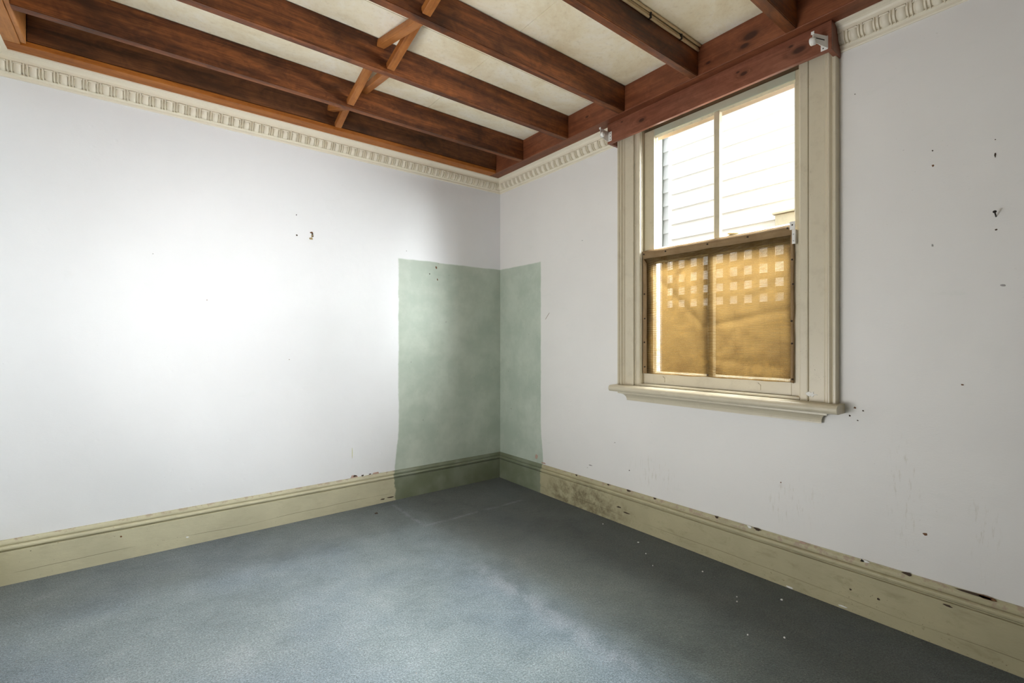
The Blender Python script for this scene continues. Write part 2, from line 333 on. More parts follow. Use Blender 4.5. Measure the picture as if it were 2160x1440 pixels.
# ------------------------------------------------------------------ mesh helpers
class MB:
    def __init__(s): s.v = []; s.f = []; s.sm = []
    def add(s, vs_, fs, smooth=False):
        o = len(s.v); s.v += [tuple(p) for p in vs_]
        for f in fs: s.f.append(tuple(i+o for i in f)); s.sm.append(smooth)
        return s
    def box(s, x0, x1, y0, y1, z0, z1, c=0.0):
        x0, x1 = min(x0, x1), max(x0, x1); y0, y1 = min(y0, y1), max(y0, y1); z0, z1 = min(z0, z1), max(z0, z1)
        if c <= 0:
            vs_ = [(x, y, z) for z in (z0, z1) for y in (y0, y1) for x in (x0, x1)]
            return s.add(vs_, [(0, 2, 3, 1), (4, 5, 7, 6), (0, 1, 5, 4), (2, 6, 7, 3), (0, 4, 6, 2), (1, 3, 7, 5)])
        bm = bmesh.new(); bmesh.ops.create_cube(bm, size=1)
        bmesh.ops.transform(bm, matrix=Matrix.Translation(((x0+x1)/2, (y0+y1)/2, (z0+z1)/2)) @ Matrix.Diagonal((x1-x0, y1-y0, z1-z0, 1)), verts=bm.verts)
        bmesh.ops.bevel(bm, geom=list(bm.edges), offset=c, segments=2, affect='EDGES', profile=0.5)
        return s.bm(bm)
    def bm(s, bm):
        bm.verts.index_update()
        s.add([v.co for v in bm.verts], [[v.index for v in f.verts] for f in bm.faces]); bm.free(); return s
    def prism(s, prof, A, B, cap=True, smooth=False):
        # prof: list of 2D points; A, B map a 2D point to the 3D start and end
        n = len(prof); a = [A(p) for p in prof]; b = [B(p) for p in prof]
        fs = [(i, (i+1) % n, n+(i+1) % n, n+i) for i in range(n)]
        if cap: fs += [tuple(range(n))[::-1], tuple(range(n, 2*n))]
        return s.add(a+b, fs, smooth)
    def tube(s, pts, r, n=8, cap=True):
        pts = [Vector(p) for p in pts]; rings = []
        for i, p in enumerate(pts):
            d = (pts[min(i+1, len(pts)-1)]-pts[max(i-1, 0)]).normalized()
            u = d.cross(Vector((0, 0, 1))); u = u if u.length > 1e-3 else Vector((1, 0, 0)); u.normalize(); w = d.cross(u)
            rr = r[i] if isinstance(r, (list, tuple)) else r
            rings.append([p+u*rr*math.cos(2*math.pi*k/n)+w*rr*math.sin(2*math.pi*k/n) for k in range(n)])
        vs_ = [q for rg in rings for q in rg]
        fs = [(i*n+k, i*n+(k+1) % n, (i+1)*n+(k+1) % n, (i+1)*n+k) for i in range(len(pts)-1) for k in range(n)]
        if cap: fs += [tuple(range(n))[::-1], tuple((len(pts)-1)*n+k for k in range(n))]
        return s.add(vs_, fs, True)
    def mesh(s, name):
        me = bpy.data.meshes.new(name); me.from_pydata(s.v, [], s.f); me.update()
        bm = bmesh.new(); bm.from_mesh(me); bmesh.ops.recalc_face_normals(bm, faces=bm.faces); bm.to_mesh(me); bm.free()
        if len(me.polygons) == len(s.sm): me.polygons.foreach_set('use_smooth', s.sm)
        return me
    def build(s, name, mat, parent=None, loc=None):
        me = s.mesh(name); me.materials.append(M[mat])
        return link(name, me, parent, loc)
def link(name, me, parent=None, loc=None):
    o = bpy.data.objects.new(name, me); COL.objects.link(o)
    if parent: o.parent = parent
    if loc: o.location = loc
    return o
def empty(name, loc=(0, 0, 0)):
    o = bpy.data.objects.new(name, None); COL.objects.link(o); o.location = loc; o.empty_display_size = 0.1; return o
def tag(o, label=None, cat=None, group=None, kind=None):
    if label: o['label'] = label
    if cat: o['category'] = cat
    if group: o['group'] = group
    if kind: o['kind'] = kind
    return o

# ------------------------------------------------------------------ room shell
RX, RY = -3.10, -5.25          # side wall plane, wall behind the camera
ZC = 2.775                     # ceiling boards
ZB = 2.615                     # underside of the joists
WY0, WY1, WZ0, WZ1 = -2.437, -1.515, 0.93, 2.605   # window opening
WT = 0.20
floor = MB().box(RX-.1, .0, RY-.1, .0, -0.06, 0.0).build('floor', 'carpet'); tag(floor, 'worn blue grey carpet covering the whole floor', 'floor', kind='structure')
wl = MB().box(RX-.15, WT, 0.0, 0.15, -0.06, 2.95).build('wall_left', 'wallL'); tag(wl, 'bright white plaster wall with green unpainted rectangle in its corner', 'wall', kind='structure')
m = MB(); m.box(0, WT, WY1, 0, -.06, 2.95); m.box(0, WT, RY-.15, WY0, -.06, 2.95); m.box(0, WT, WY0, WY1, -.06, WZ0); m.box(0, WT, WY0, WY1, WZ1, 2.95)
wr = m.build('wall_right', 'wallR'); tag(wr, 'scuffed off white plaster wall that holds the window', 'wall', kind='structure')
OY0, OY1, OZ0, OZ1 = -2.3, -0.8, -.06, 1.2  # unseen opening made up to let the fill lamp in
m = MB(); m.box(RX-.15, RX, OY1, 0, -.06, 2.95); m.box(RX-.15, RX, RY-.15, OY0, -.06, 2.95); m.box(RX-.15, RX, OY0, OY1, -.06, OZ0); m.box(RX-.15, RX, OY0, OY1, OZ1, 2.95)
wsd = m.build('wall_side', 'wallX'); tag(wsd, 'white wall beside the camera with an added opening for the fill lamp', 'wall', kind='structure')
wbk = MB().box(RX-.15, WT, RY-.15, RY, -.06, 2.95).build('wall_behind', 'wallX'); tag(wbk, 'white wall behind the camera', 'wall', kind='structure')
# ceiling: boards laid over the joists, butt jointed
ceil = MB().box(RX-.15, WT, RY-.15, .15, ZC+.02, 2.97).build('ceiling', 'outside'); tag(ceil, 'cream boarded ceiling above exposed timber joists', 'ceiling', kind='structure')
SEAM = -0.99
for (x0, x1) in ((-3.1, SEAM-.0012), (SEAM+.0012, 0.0)):
    for (y0, y1) in ((-1.2446, 0.0), (-2.47, -1.2470), (-3.7, -2.4724), (RY, -3.7024)):
        MB().box(x0, x1, y0, y1, ZC, ZC+.018).build('ceiling_board', 'ceil', ceil)

# baseboards (profile: (offset from wall, height))
def bprof(h): return [(0, 0), (.021, 0), (.021, h*.735), (.0195, h*.742), (.0105, h*.746), (.0105, h*.772), (.0190, h*.778), (.0235, h*.795), (.0240, h*.825), (.0215, h*.850), (.0160, h*.864), (.0075, h*.868), (.0075, h*.892), (.0125, h*.896), (.0120, h*.925), (.0085, h*.960), (.0045, h*.985), (.004, h), (0, h)]
b = MB(); p = bprof(.220)
b.prism(p, lambda q: (RX+q[0], -q[0], q[1]), lambda q: (-q[0], -q[0], q[1]))
bl = b.build('baseboard_left', 'baseL'); tag(bl, 'tall olive cream moulded skirting board below the bright wall', 'skirting board', kind='structure')
b = MB(); p0 = bprof(.220); L = 5.2
b.prism(p0, lambda q: (-q[0], -q[0], q[1]), lambda q: (-q[0], RY, q[1]*(1+.118*L/3.2)))
br = b.build('baseboard_right', 'baseR'); tag(br, 'grimy olive brown moulded skirting board below the window wall', 'skirting board', kind='structure')
b = MB(); b.prism(p0, lambda q: (RX+q[0], RY, q[1]), lambda q: (RX+q[0], -q[0], q[1]))
bs = b.build('baseboard_side', 'baseL'); tag(bs, 'olive cream skirting board on the wall beside the camera', 'skirting board', kind='structure')

# cornices
CZ0, CZ1 = 2.508, 2.617
def arc(c, r, a0, a1, n): return [(c[0]+r[0]*math.cos(math.radians(a0+(a1-a0)*i/n)), c[1]+r[1]*math.sin(math.radians(a0+(a1-a0)*i/n))) for i in range(n+1)]
OV = [(.0135+.026*math.sin(math.radians(a)), 2.537+.040*(1-math.cos(math.radians(a)))) for a in range(0, 91, 15)]   # ovolo that carries the ornament
CPROF = [(0, CZ0), (.006, CZ0), (.009, 2.512), (.009, 2.522), (.013, 2.525), (.017, 2.529), (.017, 2.534)] + OV + [(.046, 2.580), (.046, 2.585)] + \
        [(.046+.030*(1-math.cos(math.radians(a))), 2.585+.024*math.sin(math.radians(a))) for a in (20, 40, 60, 80)] + [(.078, 2.611), (.078, CZ1), (0, CZ1)]
PY0, PY1 = -2.606, -1.332      # ends of the pelmet
def cornice(name, A, B, label):
    o = MB().prism(CPROF, A, B).build(name, 'cornice'); return tag(o, label, 'cornice', kind='structure')
tl = cornice('trim_1', lambda q: (RX+q[0], -q[0], q[1]), lambda q: (-q[0], -q[0], q[1]), 'long cream egg and dart plaster cornice on the bright wall')
tr1 = cornice('trim_2', lambda q: (-q[0], -q[0], q[1]), lambda q: (-q[0], PY1+.001, q[1]), 'short cream cornice between the corner and the window pelmet')
tr2 = cornice('trim_3', lambda q: (-q[0], PY0-.001, q[1]), lambda q: (-q[0], RY, q[1]), 'cream cornice right of the window pelmet')
ts = cornice('trim_4', lambda q: (RX+q[0], RY, q[1]), lambda q: (RX+q[0], -q[0], q[1]), 'cream cornice on the wall beside the camera')
# ornament meshes, local: x along the wall, -y into the room
def curve_pts(ext):
    pts = []
    for i, (o, z) in enumerate(OV):
        a = math.radians(i*15); nx, nz = math.cos(a)*.85+.15*0, -math.sin(a)
        # outward normal of the ovolo
        dx, dz = .026*math.cos(a), .042*math.sin(a); l = math.hypot(dx, dz) or 1
        pts.append((o+ext*dz/l, z-ext*dx/l))
    return pts
def dart_mesh():
    b = MB()
    for cx in (-.0066, .0066):
        P = []; base = curve_pts(-.0015); top = curve_pts(.0095)
        for i in range(len(OV)):
            w = .0022 if i < 5 else .0036
            P += [(cx-w*1.25, -base[i][0], base[i][1]), (cx-w*.5, -top[i][0], top[i][1]), (cx+w*.5, -top[i][0], top[i][1]), (cx+w*1.25, -base[i][0], base[i][1])]
        n = len(OV); b.add(P, [(i*4+k, i*4+k+1, i*4+4+k+1, i*4+4+k) for i in range(n-1) for k in range(3)] + [(0, 1, 2, 3), ((n-1)*4, (n-1)*4+1, (n-1)*4+2, (n-1)*4+3)])
    return b.mesh('dart_ornament')
def egg_mesh():
    b = MB(); n = len(OV); us = (-.0140, -.0125, 0, .0125, .0140); P = []
    ex = (-.0012, .0052, .0066, .0052, -.0012)
    cs = [curve_pts(e) for e in ex]
    for i in range(n):
        for k, u in enumerate(us): P.append((u, -cs[k][i][0], cs[k][i][1]))
    b.add(P, [(i*5+k, i*5+k+1, i*5+6+k, i*5+5+k) for i in range(n-1) for k in range(4)], True)
    b.tube([(-.0165, -.0440, 2.570), (-.0135, -.0465, 2.574), (.0135, -.0465, 2.574), (.0165, -.0440, 2.570)], .0038, 6)
    return b.mesh('egg_ornament')
DM, EM = dart_mesh(), egg_mesh(); DM.materials.append(M['cornice']); EM.materials.append(M['cornice'])
PIT = .0556
def ornaments(parent, start, n, rot, fixed):
    for i in range(n):
        for nm, me, sh in (('dart_ornament', DM, 0.0), ('egg_ornament', EM, PIT/2)):
            o = link(nm, me, parent)
            u = start - PIT*i - sh
            o.location = (u, 0, 0) if rot == 0 else (0, u, 0)
            o.rotation_euler = (0, 0, rot)
ornaments(tl, -.075, 54, 0.0, 0)
ornaments(tr1, -.08, 22, -math.pi/2, 0)
ornaments(tr2, -2.636, 14, -math.pi/2, 0)

# ------------------------------------------------------------------ timber ceiling frame
PF = -.165                      # face of the plate on the window wall
wp = MB().box(-.050, PF, RY+.01, -.006, ZB, ZC-.002, .003).build('wall_plate', 'plate')
tag(wp, 'knotty red pine plate along the top of the window wall', 'beam')
lb = empty('wall_batten', (0, 0, 0)); tag(lb, 'narrow orange batten above the long cornice of the bright wall', 'batten')
MB().box(-3.05, -.168, -.050, -.112, ZB+.002, ZB+.024, .0015).build('batten_strip', 'strip', lb)
MB().box(-3.05, -.168, -.1135, -.166, ZB, ZB+.024, .0015).build('batten_strip', 'strip', lb)
sp = empty('side_plate'); tag(sp, 'honey coloured timber plate above the cornice at the far left edge', 'beam')
MB().box(-3.045, -2.965, RY+.01, -.1675, ZB, ZC-.002, .002).build('plank', 'stripY', sp)
MB().box(-2.964, -2.945, RY+.01, -.172, ZB+.008, ZC-.002, .002).build('edge_strip', 'stripY', sp)
def joist(yn, yf, label, mat='joist', zb=ZB, x0=-2.944, x1=PF-.001):
    bmx = bmesh.new(); bmesh.ops.create_cube(bmx, size=1)
    ln = x1-x0; w = yf-yn; h = ZC-.002-zb
    bmesh.ops.transform(bmx, matrix=Matrix.Diagonal((ln, w, h, 1)), verts=bmx.verts)
    bmesh.ops.bevel(bmx, geom=list(bmx.edges), offset=.003, segments=2, affect='EDGES')
    b = MB().bm(bmx); o = b.build('ceiling_joist', mat, None, ((x0+x1)/2, (yn+yf)/2, zb+h/2))
    return tag(o, label, 'beam', 'exposed ceiling joists')
J = [(-.529, -.482), (-1.025, -.978), (-1.516, -1.468), (-2.003, -1.961), (-2.488, -2.440), (-2.98, -2.933), (-3.47, -3.423)]
joist(-.172, -.125, 'dark brown ceiling joist lying against the bright wall above the orange batten', 'joist0', ZB+.026, -2.944)
jl = ['dark ceiling joist second from the bright wall', 'dark ceiling joist third from the bright wall', 'dark ceiling joist fourth from the bright wall, ending at left end of pelmet',
      'dark ceiling joist with cream cables run along its top edge', 'dark ceiling joist ending above the right half of the window', 'ceiling joist overhead just right of the window', 'ceiling joist straight above the camera']
for (yn, yf), lb_ in zip(J, jl): joist(yn, yf, lb_)
# herringbone struts: (x, y_start, z_start, y_end, z_end)
def strut(x0, ya, za, x1, yb, zb, label, w=.040, t=.036):
    A = Vector((x0, ya, za)); B = Vector((x1, yb, zb)); d = B-A; ln = d.length
    bmx = bmesh.new(); bmesh.ops.create_cube(bmx, size=1)
    bmesh.ops.transform(bmx, matrix=Matrix.Diagonal((w, t, ln, 1)), verts=bmx.verts)
    bmesh.ops.bevel(bmx, geom=list(bmx.edges), offset=.002, segments=1, affect='EDGES')
    # slanted end cuts so the ends sit flat on the joist faces
    for v in bmx.verts:
        if abs(v.co.z) > ln/2-.003:
            k = (d.z/abs(d.y)); v.co.z += -v.co.y*k*(1 if d.y > 0 else 1)*(-1 if d.y > 0 else 1)
    b = MB().bm(bmx); o = b.build('herringbone_strut', 'strut', None, (A+B)/2)
    ydir = d.normalized(); xdir = Vector((1, 0, 0)); xdir = (xdir-ydir*xdir.dot(ydir)).normalized(); zz = ydir; yy = zz.cross(xdir)
    o.rotation_euler = Matrix((xdir, yy, zz)).transposed().to_euler()
    return tag(o, label, 'strut', 'herringbone struts between the joists')
LO, HI = ZB+.026, ZC-.030
strut(-1.478, -.172, LO, -1.478, -.482, HI, 'honey strut in the bay by the bright wall, its low end on the wall joist')
strut(-1.524, -.172, HI, -1.520, -.482, LO, 'honey strut in the bay by the bright wall, its high end on the wall joist')
strut(-1.518, -.529, LO, -1.518, -.978, HI, 'honey strut between second and third joists with low end nearer the bright wall')
strut(-1.430, -.529, HI, -1.472, -.978, LO, 'honey strut between second and third joists with high end nearer the bright wall')
strut(-1.477, -1.025, LO, -1.477, -1.468, HI, 'honey strut between third and fourth joists with low end nearer the bright wall')
strut(-1.528, -1.025, HI, -1.522, -1.468, LO, 'honey strut between third and fourth joists with high end nearer the bright wall')
strut(-1.524, -1.516, LO, -1.524, -1.961, HI, 'honey strut cut off by the top edge of the photo')
strut(-1.478, -1.516, HI, -1.478, -1.961, LO, 'honey strut beyond the fourth joist with high end nearer the bright wall')

# cables clipped along the top of one joist
cb = empty('cable_run', (-.17, -2.006, ZC)); tag(cb, 'cream electrical cables clipped beside a joist under the ceiling', 'cable')
def wob(x, a, ph): return a*math.sin(x*6.1+ph)+a*.6*math.sin(x*13.7+ph*2)
for i, (y, z, r) in enumerate(((-2.0115, ZC-.031, .0062), (-2.0105, ZC-.0185, .0058), (-2.021, ZC-.0085, .0065))):
    pts = [(x/100-.17, y-.003+wob(x/100, .0012, i*2.1)+.006, z-ZC+wob(x/100, .0010, i+1) if False else z+wob(x/100, .0010, i+1)) for x in range(-276, 1, 4)]
    o = MB().tube(pts, r, 8).build('cable', 'cable'); o.parent = cb; o.matrix_parent_inverse = Matrix.Translation((.17, 2.006, -ZC))
for x in (-.342, -.599, -.90, -1.3):
    o = MB().box(x-.004, x+.004, -2.0035, -2.021, ZC-.040, ZC-.006, .001).build('cable_clip', 'dark'); o.parent = cb; o.matrix_parent_inverse = Matrix.Translation((.17, 2.006, -ZC))

# ------------------------------------------------------------------ pelmet and blind brackets
pel = empty('window_pelmet', (-.05, (PY0+PY1)/2, 2.486)); tag(pel, 'knotty red pine box pelmet across the top of the window', 'pelmet')
def kid(mb, name, mat, par):
    o = mb.build(name, mat); o.parent = par; o.matrix_parent_inverse = Matrix.Translation(-par.location); return o
PZ0 = 2.486
kid(MB().box(-.112, -.092, PY0, PY1, PZ0, ZB-.001, .0015), 'front_board', 'pelmet', pel)
kid(MB().box(-.0915, -.001, PY1-.019, PY1, PZ0, ZB-.001, .0015), 'end_board', 'pelmet', pel)
kid(MB().box(-.0915, -.001, PY0, PY0+.019, PZ0, ZB-.001, .0015), 'end_board', 'pelmet', pel)
kid(MB().box(-.0915, -.001, PY0+.0195, PY1-.0195, ZB-.016, ZB-.002), 'top_board', 'pelmet', pel)
def bracket(y, sgn, z, label, skew, L=.070, h0=-.030, h1=.026):
    e = empty('blind_bracket', (-.1125, y, z)); tag(e, label, 'bracket', 'roller blind brackets')
    # screw plate flat on the pelmet, arm plate standing out of it, with a round socket
    def sub(mb, nm, mt, par):
        o = mb.build(nm, mt); o.parent = par; return o
    sp_ = kid(MB().box(-.1137, -.1122, y, y+sgn*.028, z-.034, z+.026, .0006), 'screw_plate', 'white_metal', e)
    P = lambda t_, off, zz: (-.1125-L*t_, y+skew*t_+off, z+zz)
    q = [(0, h0), (.55, h0+.008), (.62, h0+.012), (1, h0+.014), (1, h1), (0, h1-.004)]
    ap_ = kid(MB().prism(q, lambda w: P(w[0], -.0011, w[1]), lambda w: P(w[0], .0011, w[1])), 'arm_plate', 'white_metal', e)
    c0 = P(.80, 0, -.004); sub(MB().tube([(c0[0], c0[1]+sgn*.001, c0[2]), (c0[0]-.004, c0[1]+sgn*.018, c0[2]), (c0[0]-.004, c0[1]+sgn*.021, c0[2])], [.017, .017, .014], 14), 'socket', 'white_metal', ap_)
    sub(MB().prism([(.25, .000), (.80, .004), (.80, .0075), (.25, .0045)], lambda w: P(w[0], -sgn*.0012, w[1]), lambda w: P(w[0], -sgn*.0019, w[1])), 'slot', 'dark', ap_)
    c1 = P(1.0, 0, h1); sub(MB().box(c1[0]-.003, c1[0]+.001, c1[1]-.006, c1[1]+.006, c1[2]-.006, c1[2]+.006, .0004), 'end_tab', 'white_metal', ap_)
    for dz in (-.024, -.004, .016):
        sub(MB().tube([(-.1136, y+sgn*.018, z+dz), (-.1146, y+sgn*.018, z+dz)], .0028, 8), 'screw', 'dark', sp_)
    return e
bracket(-1.340, -1, 2.533, 'small white blind bracket on the left end of the pelmet', .004, .074, -.034, .036)
bracket(-2.592, 1, 2.526, 'small white blind bracket on the right end of the pelmet', .035)

# ------------------------------------------------------------------ window
win = empty('window_1', (0, (WY0+WY1)/2, WZ0)); tag(win, 'tall sash window with stone coloured moulded frame on the scuffed wall', 'window', kind='structure')
ZT = 2.612
CAS = [(0, 0), (0, .036), (.003, .040), (.012, .040), (.015, .036), (.018, .031), (.021, .034), (.027, .040), (.033, .040), (.037, .034), (.040, .029), (.046, .029), (.050, .025), (.053, .022), (.112, .022), (.117, .021), (.119, .016), (.119, 0)]
OL, OR = -1.352, -2.600         # outer edges of the casing
SILLZ = .915
kid(MB().prism(CAS, lambda q: (-q[1], OL-q[0], SILLZ), lambda q: (-q[1], OL-q[0], ZT)), 'casing', 'trim', win)
kid(MB().prism(CAS, lambda q: (-q[1], OR+q[0], SILLZ), lambda q: (-q[1], OR+q[0], ZT)), 'casing', 'trim', win)
LIN = [(0, 0), (0, .012), (.003, .017), (.008, .018), (.010, .013), (.036, .013), (.040, .010), (.042, .004), (.042, -.012), (0, -.012)]
kid(MB().prism(LIN, lambda q: (-q[1], -1.4730-q[0], SILLZ), lambda q: (-q[1], -1.4730-q[0], ZT)), 'inner_bead', 'trim', win)
kid(MB().prism(LIN, lambda q: (-q[1], -2.4790+q[0], SILLZ), lambda q: (-q[1], -2.4790+q[0], ZT)), 'inner_bead', 'trim', win)
# jamb linings and head
kid(MB().box(-.004, .16, WY1-.004, WY1+.002, WZ0, WZ1), 'jamb', 'trim', win)
kid(MB().box(-.004, .16, WY0-.002, WY0+.004, WZ0, WZ1), 'jamb', 'trim', win)
kid(MB().box(-.004, .16, WY0, WY1, WZ1-.006, WZ1), 'head', 'trim', win)
jy0, jy1 = WY0+.0045, WY1-.0045
kid(MB().box(.070, .158, WY0+.005, WY1-.005, 2.512, WZ1-.007), 'head_gap_shade', 'fence', win)  # dark board added, its colour stands for shadow in the gap above the sash
def sash(name, x0, x1, z0, z1, stL, stR, top, bot, mat, mc, topmat=None):
    s = empty(name, (x0, (jy0+jy1)/2, z0)); s.parent = win; s.matrix_parent_inverse = Matrix.Translation(-win.location)
    def k2(mb, nm, mt):
        o = mb.build(nm, mt); o.parent = s; o.matrix_parent_inverse = Matrix.Translation(-Vector(s.location)); return o
    a, b_ = jy0+.001, jy1-.001
    k2(MB().box(x0, x1, b_-stL, b_, z0, z1, .0015), 'stile', mat)
    k2(MB().box(x0, x1, a, a+stR, z0, z1, .0015), 'stile', mat)
    k2(MB().box(x0, x1, a+stR, b_-stL, z1-top, z1, .0015), 'top_rail', topmat or mat)
    k2(MB().box(x0, x1, a+stR, b_-stL, z0, z0+bot, .0015), 'bottom_rail', mat)
    k2(MB().box(x0+.004, x1-.004, mc-.014, mc+.014, z0+bot, z1-top, .003), 'glazing_bar', mat)
    xm = (x0+x1)/2
    for (p, q) in ((a+stR, mc-.014), (mc+.014, b_-stL)):
        k2(MB().box(xm-.0015, xm+.0015, p-.004, q+.004, z0+bot-.004, z1-top+.004), 'pane', 'glass')
        # glazing beads, a bevelled lip round each pane
        lip = [(0, 0), (.010, 0), (0, .012)]
        B2 = MB(); zz0, zz1 = z0+bot, z1-top; X = xm-.002
        B2.prism(lip, lambda w: (X-w[1], p+w[0], zz0), lambda w: (X-w[1], p+w[0], zz1))
        B2.prism(lip, lambda w: (X-w[1], q-w[0], zz0), lambda w: (X-w[1], q-w[0], zz1))
        B2.prism(lip, lambda w: (X-w[1], p, zz0+w[0]), lambda w: (X-w[1], q, zz0+w[0]))
        B2.prism(lip, lambda w: (X-w[1], p, zz1-w[0]), lambda w: (X-w[1], q, zz1-w[0]))
        k2(B2, 'glazing_bead', 'putty')
    return s
us = sash('upper_sash', .026, .064, 1.742, 2.530, .071, .026, .042, .036, 'sashp', -2.000, 'sashg')
ls = sash('lower_sash', .018, .054, .932, 1.740, .071, .040, .045, .072, 'trim', -1.968)
def kid2(mb, name, mat, par):
    o = mb.build(name, mat); o.parent = par; o.matrix_parent_inverse = Matrix.Translation(-Vector(par.location)); return o
# raised painted-over catches on the bottom rail
for y in (-1.655, -2.225):
    shp = [(-.020, 0), (.020, 0), (.020, .026), (.012, .030), (.008, .036), (-.008, .036), (-.012, .030), (-.020, .026)]
    kid2(MB().prism(shp, lambda q: (.0185, y+q[0], .950+q[1]), lambda q: (.0145, y+q[0], .950+q[1])), 'finger_plate', 'trim', ls)
# sill, nosing and apron moulding
nose = [(.0, .885), (.150, .885), (.0, .930)]
SP = [(-.02, .8765), (-.085, .8765)] + [(-.085-.019*math.cos(math.radians(a)), .8965+.020*math.sin(math.radians(a))) for a in range(-75, 76, 15)] + [(-.085, .9165), (.0, .9185), (.0, .8765)]
kid(MB().prism(SP, lambda q: (q[0], -1.332, q[1]), lambda q: (q[0], -2.622, q[1])), 'sill', 'trim', win)
kid(MB().box(.0005, .16, WY0+.001, WY1-.001, .9305, .9318), 'sub_sill', 'trim', win)
kid(MB().prism([(.017, .9188), (-.012, .9188), (-.014, .922), (-.014, .930), (-.011, .933), (.017, .933)], lambda q: (q[0], -1.512, q[1]), lambda q: (q[0], -2.440, q[1])), 'sill_bead', 'trim', win)
def cove(par, ya, yb):
    P = [(0, .8755), (-.066, .8755), (-.066, .866), (-.060, .864)] + [(-.060+.040*math.sin(math.radians(a)), .826+.038*math.cos(math.radians(a))) for a in range(15, 91, 15)] + [(-.020, .820), (0, .820)]
    mx_ = max(-p[0] for p in P)
    # returned ends follow the profile
    return MB().prism(P, lambda q: (q[0], ya-(mx_+q[0])*.8, q[1]), lambda q: (q[0], yb+(mx_+q[0])*.8, q[1]))
kid(cove(win, -1.378, -2.572), 'apron_moulding', 'trim', win)

# brown mesh cloth nailed over the lower sash
clo = empty('mesh_cloth', (.012, -1.96, 1.0)); tag(clo, 'brown mesh cloth nailed over the lower half of the window', 'cloth')
NYc, NZc = 90, 76
CY0, CY1, CZa, CZb = -2.402, -1.530, .998, 1.728
def fold(y, z):
    d = 0.0
    def ridge(a, b, amp, w):
        ax, az = a; bx, bz = b; L2 = (bx-ax)**2+(bz-az)**2
        t_ = max(0, min(1, ((y-ax)*(bx-ax)+(z-az)*(bz-az))/L2)); dx, dz = y-(ax+t_*(bx-ax)), z-(az+t_*(bz-az))
        k_ = .75+.5*mnoise.noise(Vector((y*8, z*8, amp*900)))
        return amp*.85*k_*math.exp(-(dx*dx+dz*dz)/(w*w*(1.3+.6*mnoise.noise(Vector((y*11, z*11, 2))))))
    d += ridge((-1.60, 1.62), (-1.95, 1.27), .010, .018)
    d += ridge((-1.95, 1.28), (-2.40, 1.36), .009, .016)
    d += ridge((-2.03, 1.14), (-2.14, 1.29), .008, .014)
    d += ridge((-2.00, 1.10), (-2.38, 1.06), .007, .020)
    d += ridge((-2.39, 1.52), (-2.20, 1.43), .006, .02)
    d += ridge((-1.62, 1.02), (-1.60, 1.12), .006, .012)
    d += .007*(mnoise.noise(Vector((y*5, z*5, 1.3)))) + .003*mnoise.noise(Vector((y*14, z*14, 4.1)))
    e = min((z-CZa)/.05, (CZb+.02-z)/.05, 1.0); f_ = min((CY1-y)/.04, (y-CY0)/.04, 1.0)
    return d*max(0, min(e, f_))
V, Fc = [], []
for j in range(NZc+1):
    for i in range(NYc+1):
        y = CY0+(CY1-CY0)*i/NYc; z = CZa+(CZb-CZa)*j/NZc
        edge = .003*mnoise.noise(Vector((z*9, 2, 0))) if i in (0, NYc) else 0
        eb = .003*mnoise.noise(Vector((y*9, 7, 0))) if j == 0 else 0
        V.append((.010-fold(y, z)*.9, y+edge, z+eb))
for j in range(NZc):
    for i in range(NYc): k = j*(NYc+1)+i; Fc.append((k, k+1, k+NYc+2, k+NYc+1))
kid(MB().add(V, Fc, True), 'cloth_panel', 'cloth', clo)
# folded hems
def strip_mesh(pa, pb, n, wob_a, th):
    # pa(t), pb(t): the two long edges (y, z)
    b = MB(); vs_ = []
    for i in range(n+1):
        t_ = i/n; (ya, za), (yb, zb) = pa(t_), pb(t_); wv = wob_a*mnoise.noise(Vector((t_*7, wob_a*900, 3)))
        vs_ += [(.004+wv, ya, za), (.004+wv*.5-.001, yb, zb), (.004+th+wv*.5, yb, zb), (.004+th+wv, ya, za)]
    fs = [(i*4+k, i*4+(k+1) % 4, i*4+4+(k+1) % 4, i*4+4+k) for i in range(n) for k in range(4)] + [(0, 1, 2, 3), (n*4+3, n*4+2, n*4+1, n*4)]
    return b.add(vs_, fs, True)
lerp = lambda a, b_, t_: a+(b_-a)*t_
def wz(t_, s_): return .004*mnoise.noise(Vector((t_*9, s_, 0)))
kid(strip_mesh(lambda t_: (lerp(-1.520, -2.398, t_), 1.771+wz(t_, 1)), lambda t_: (lerp(-1.526, -2.400, t_), 1.722+wz(t_, 5)), 24, .004, .004), 'top_hem', 'hem', clo)
kid(strip_mesh(lambda t_: (-1.522+wz(t_, 2), lerp(1.735, .998, t_)), lambda t_: (-1.552+.012*max(0, .2-t_)*0, lerp(1.690, .998, t_)), 20, .003, .004), 'side_hem', 'hem', clo)
kid(strip_mesh(lambda t_: (-2.394, lerp(1.725, 1.0, t_)), lambda t_: (-2.407+wz(t_, 4), lerp(1.725, .996, t_)), 20, .004, .006), 'side_hem', 'hem', clo)
NL = [(-1.533, 1.752), (-1.690, 1.748), (-1.960, 1.747), (-2.185, 1.748), (-2.380, 1.758), (-1.537, 1.50), (-1.540, 1.345), (-1.537, 1.195), (-1.540, 1.04), (-2.401, 1.60), (-2.405, 1.48), (-2.399, 1.30), (-2.400, 1.19), (-2.402, 1.015), (-1.962, 1.012)]
for (y, z) in NL:
    kid(MB().tube([(.004, y, z), (-.002, y, z), (-.0035, y, z)], [.0045, .0045, .002], 8), 'nail', 'nail', clo)
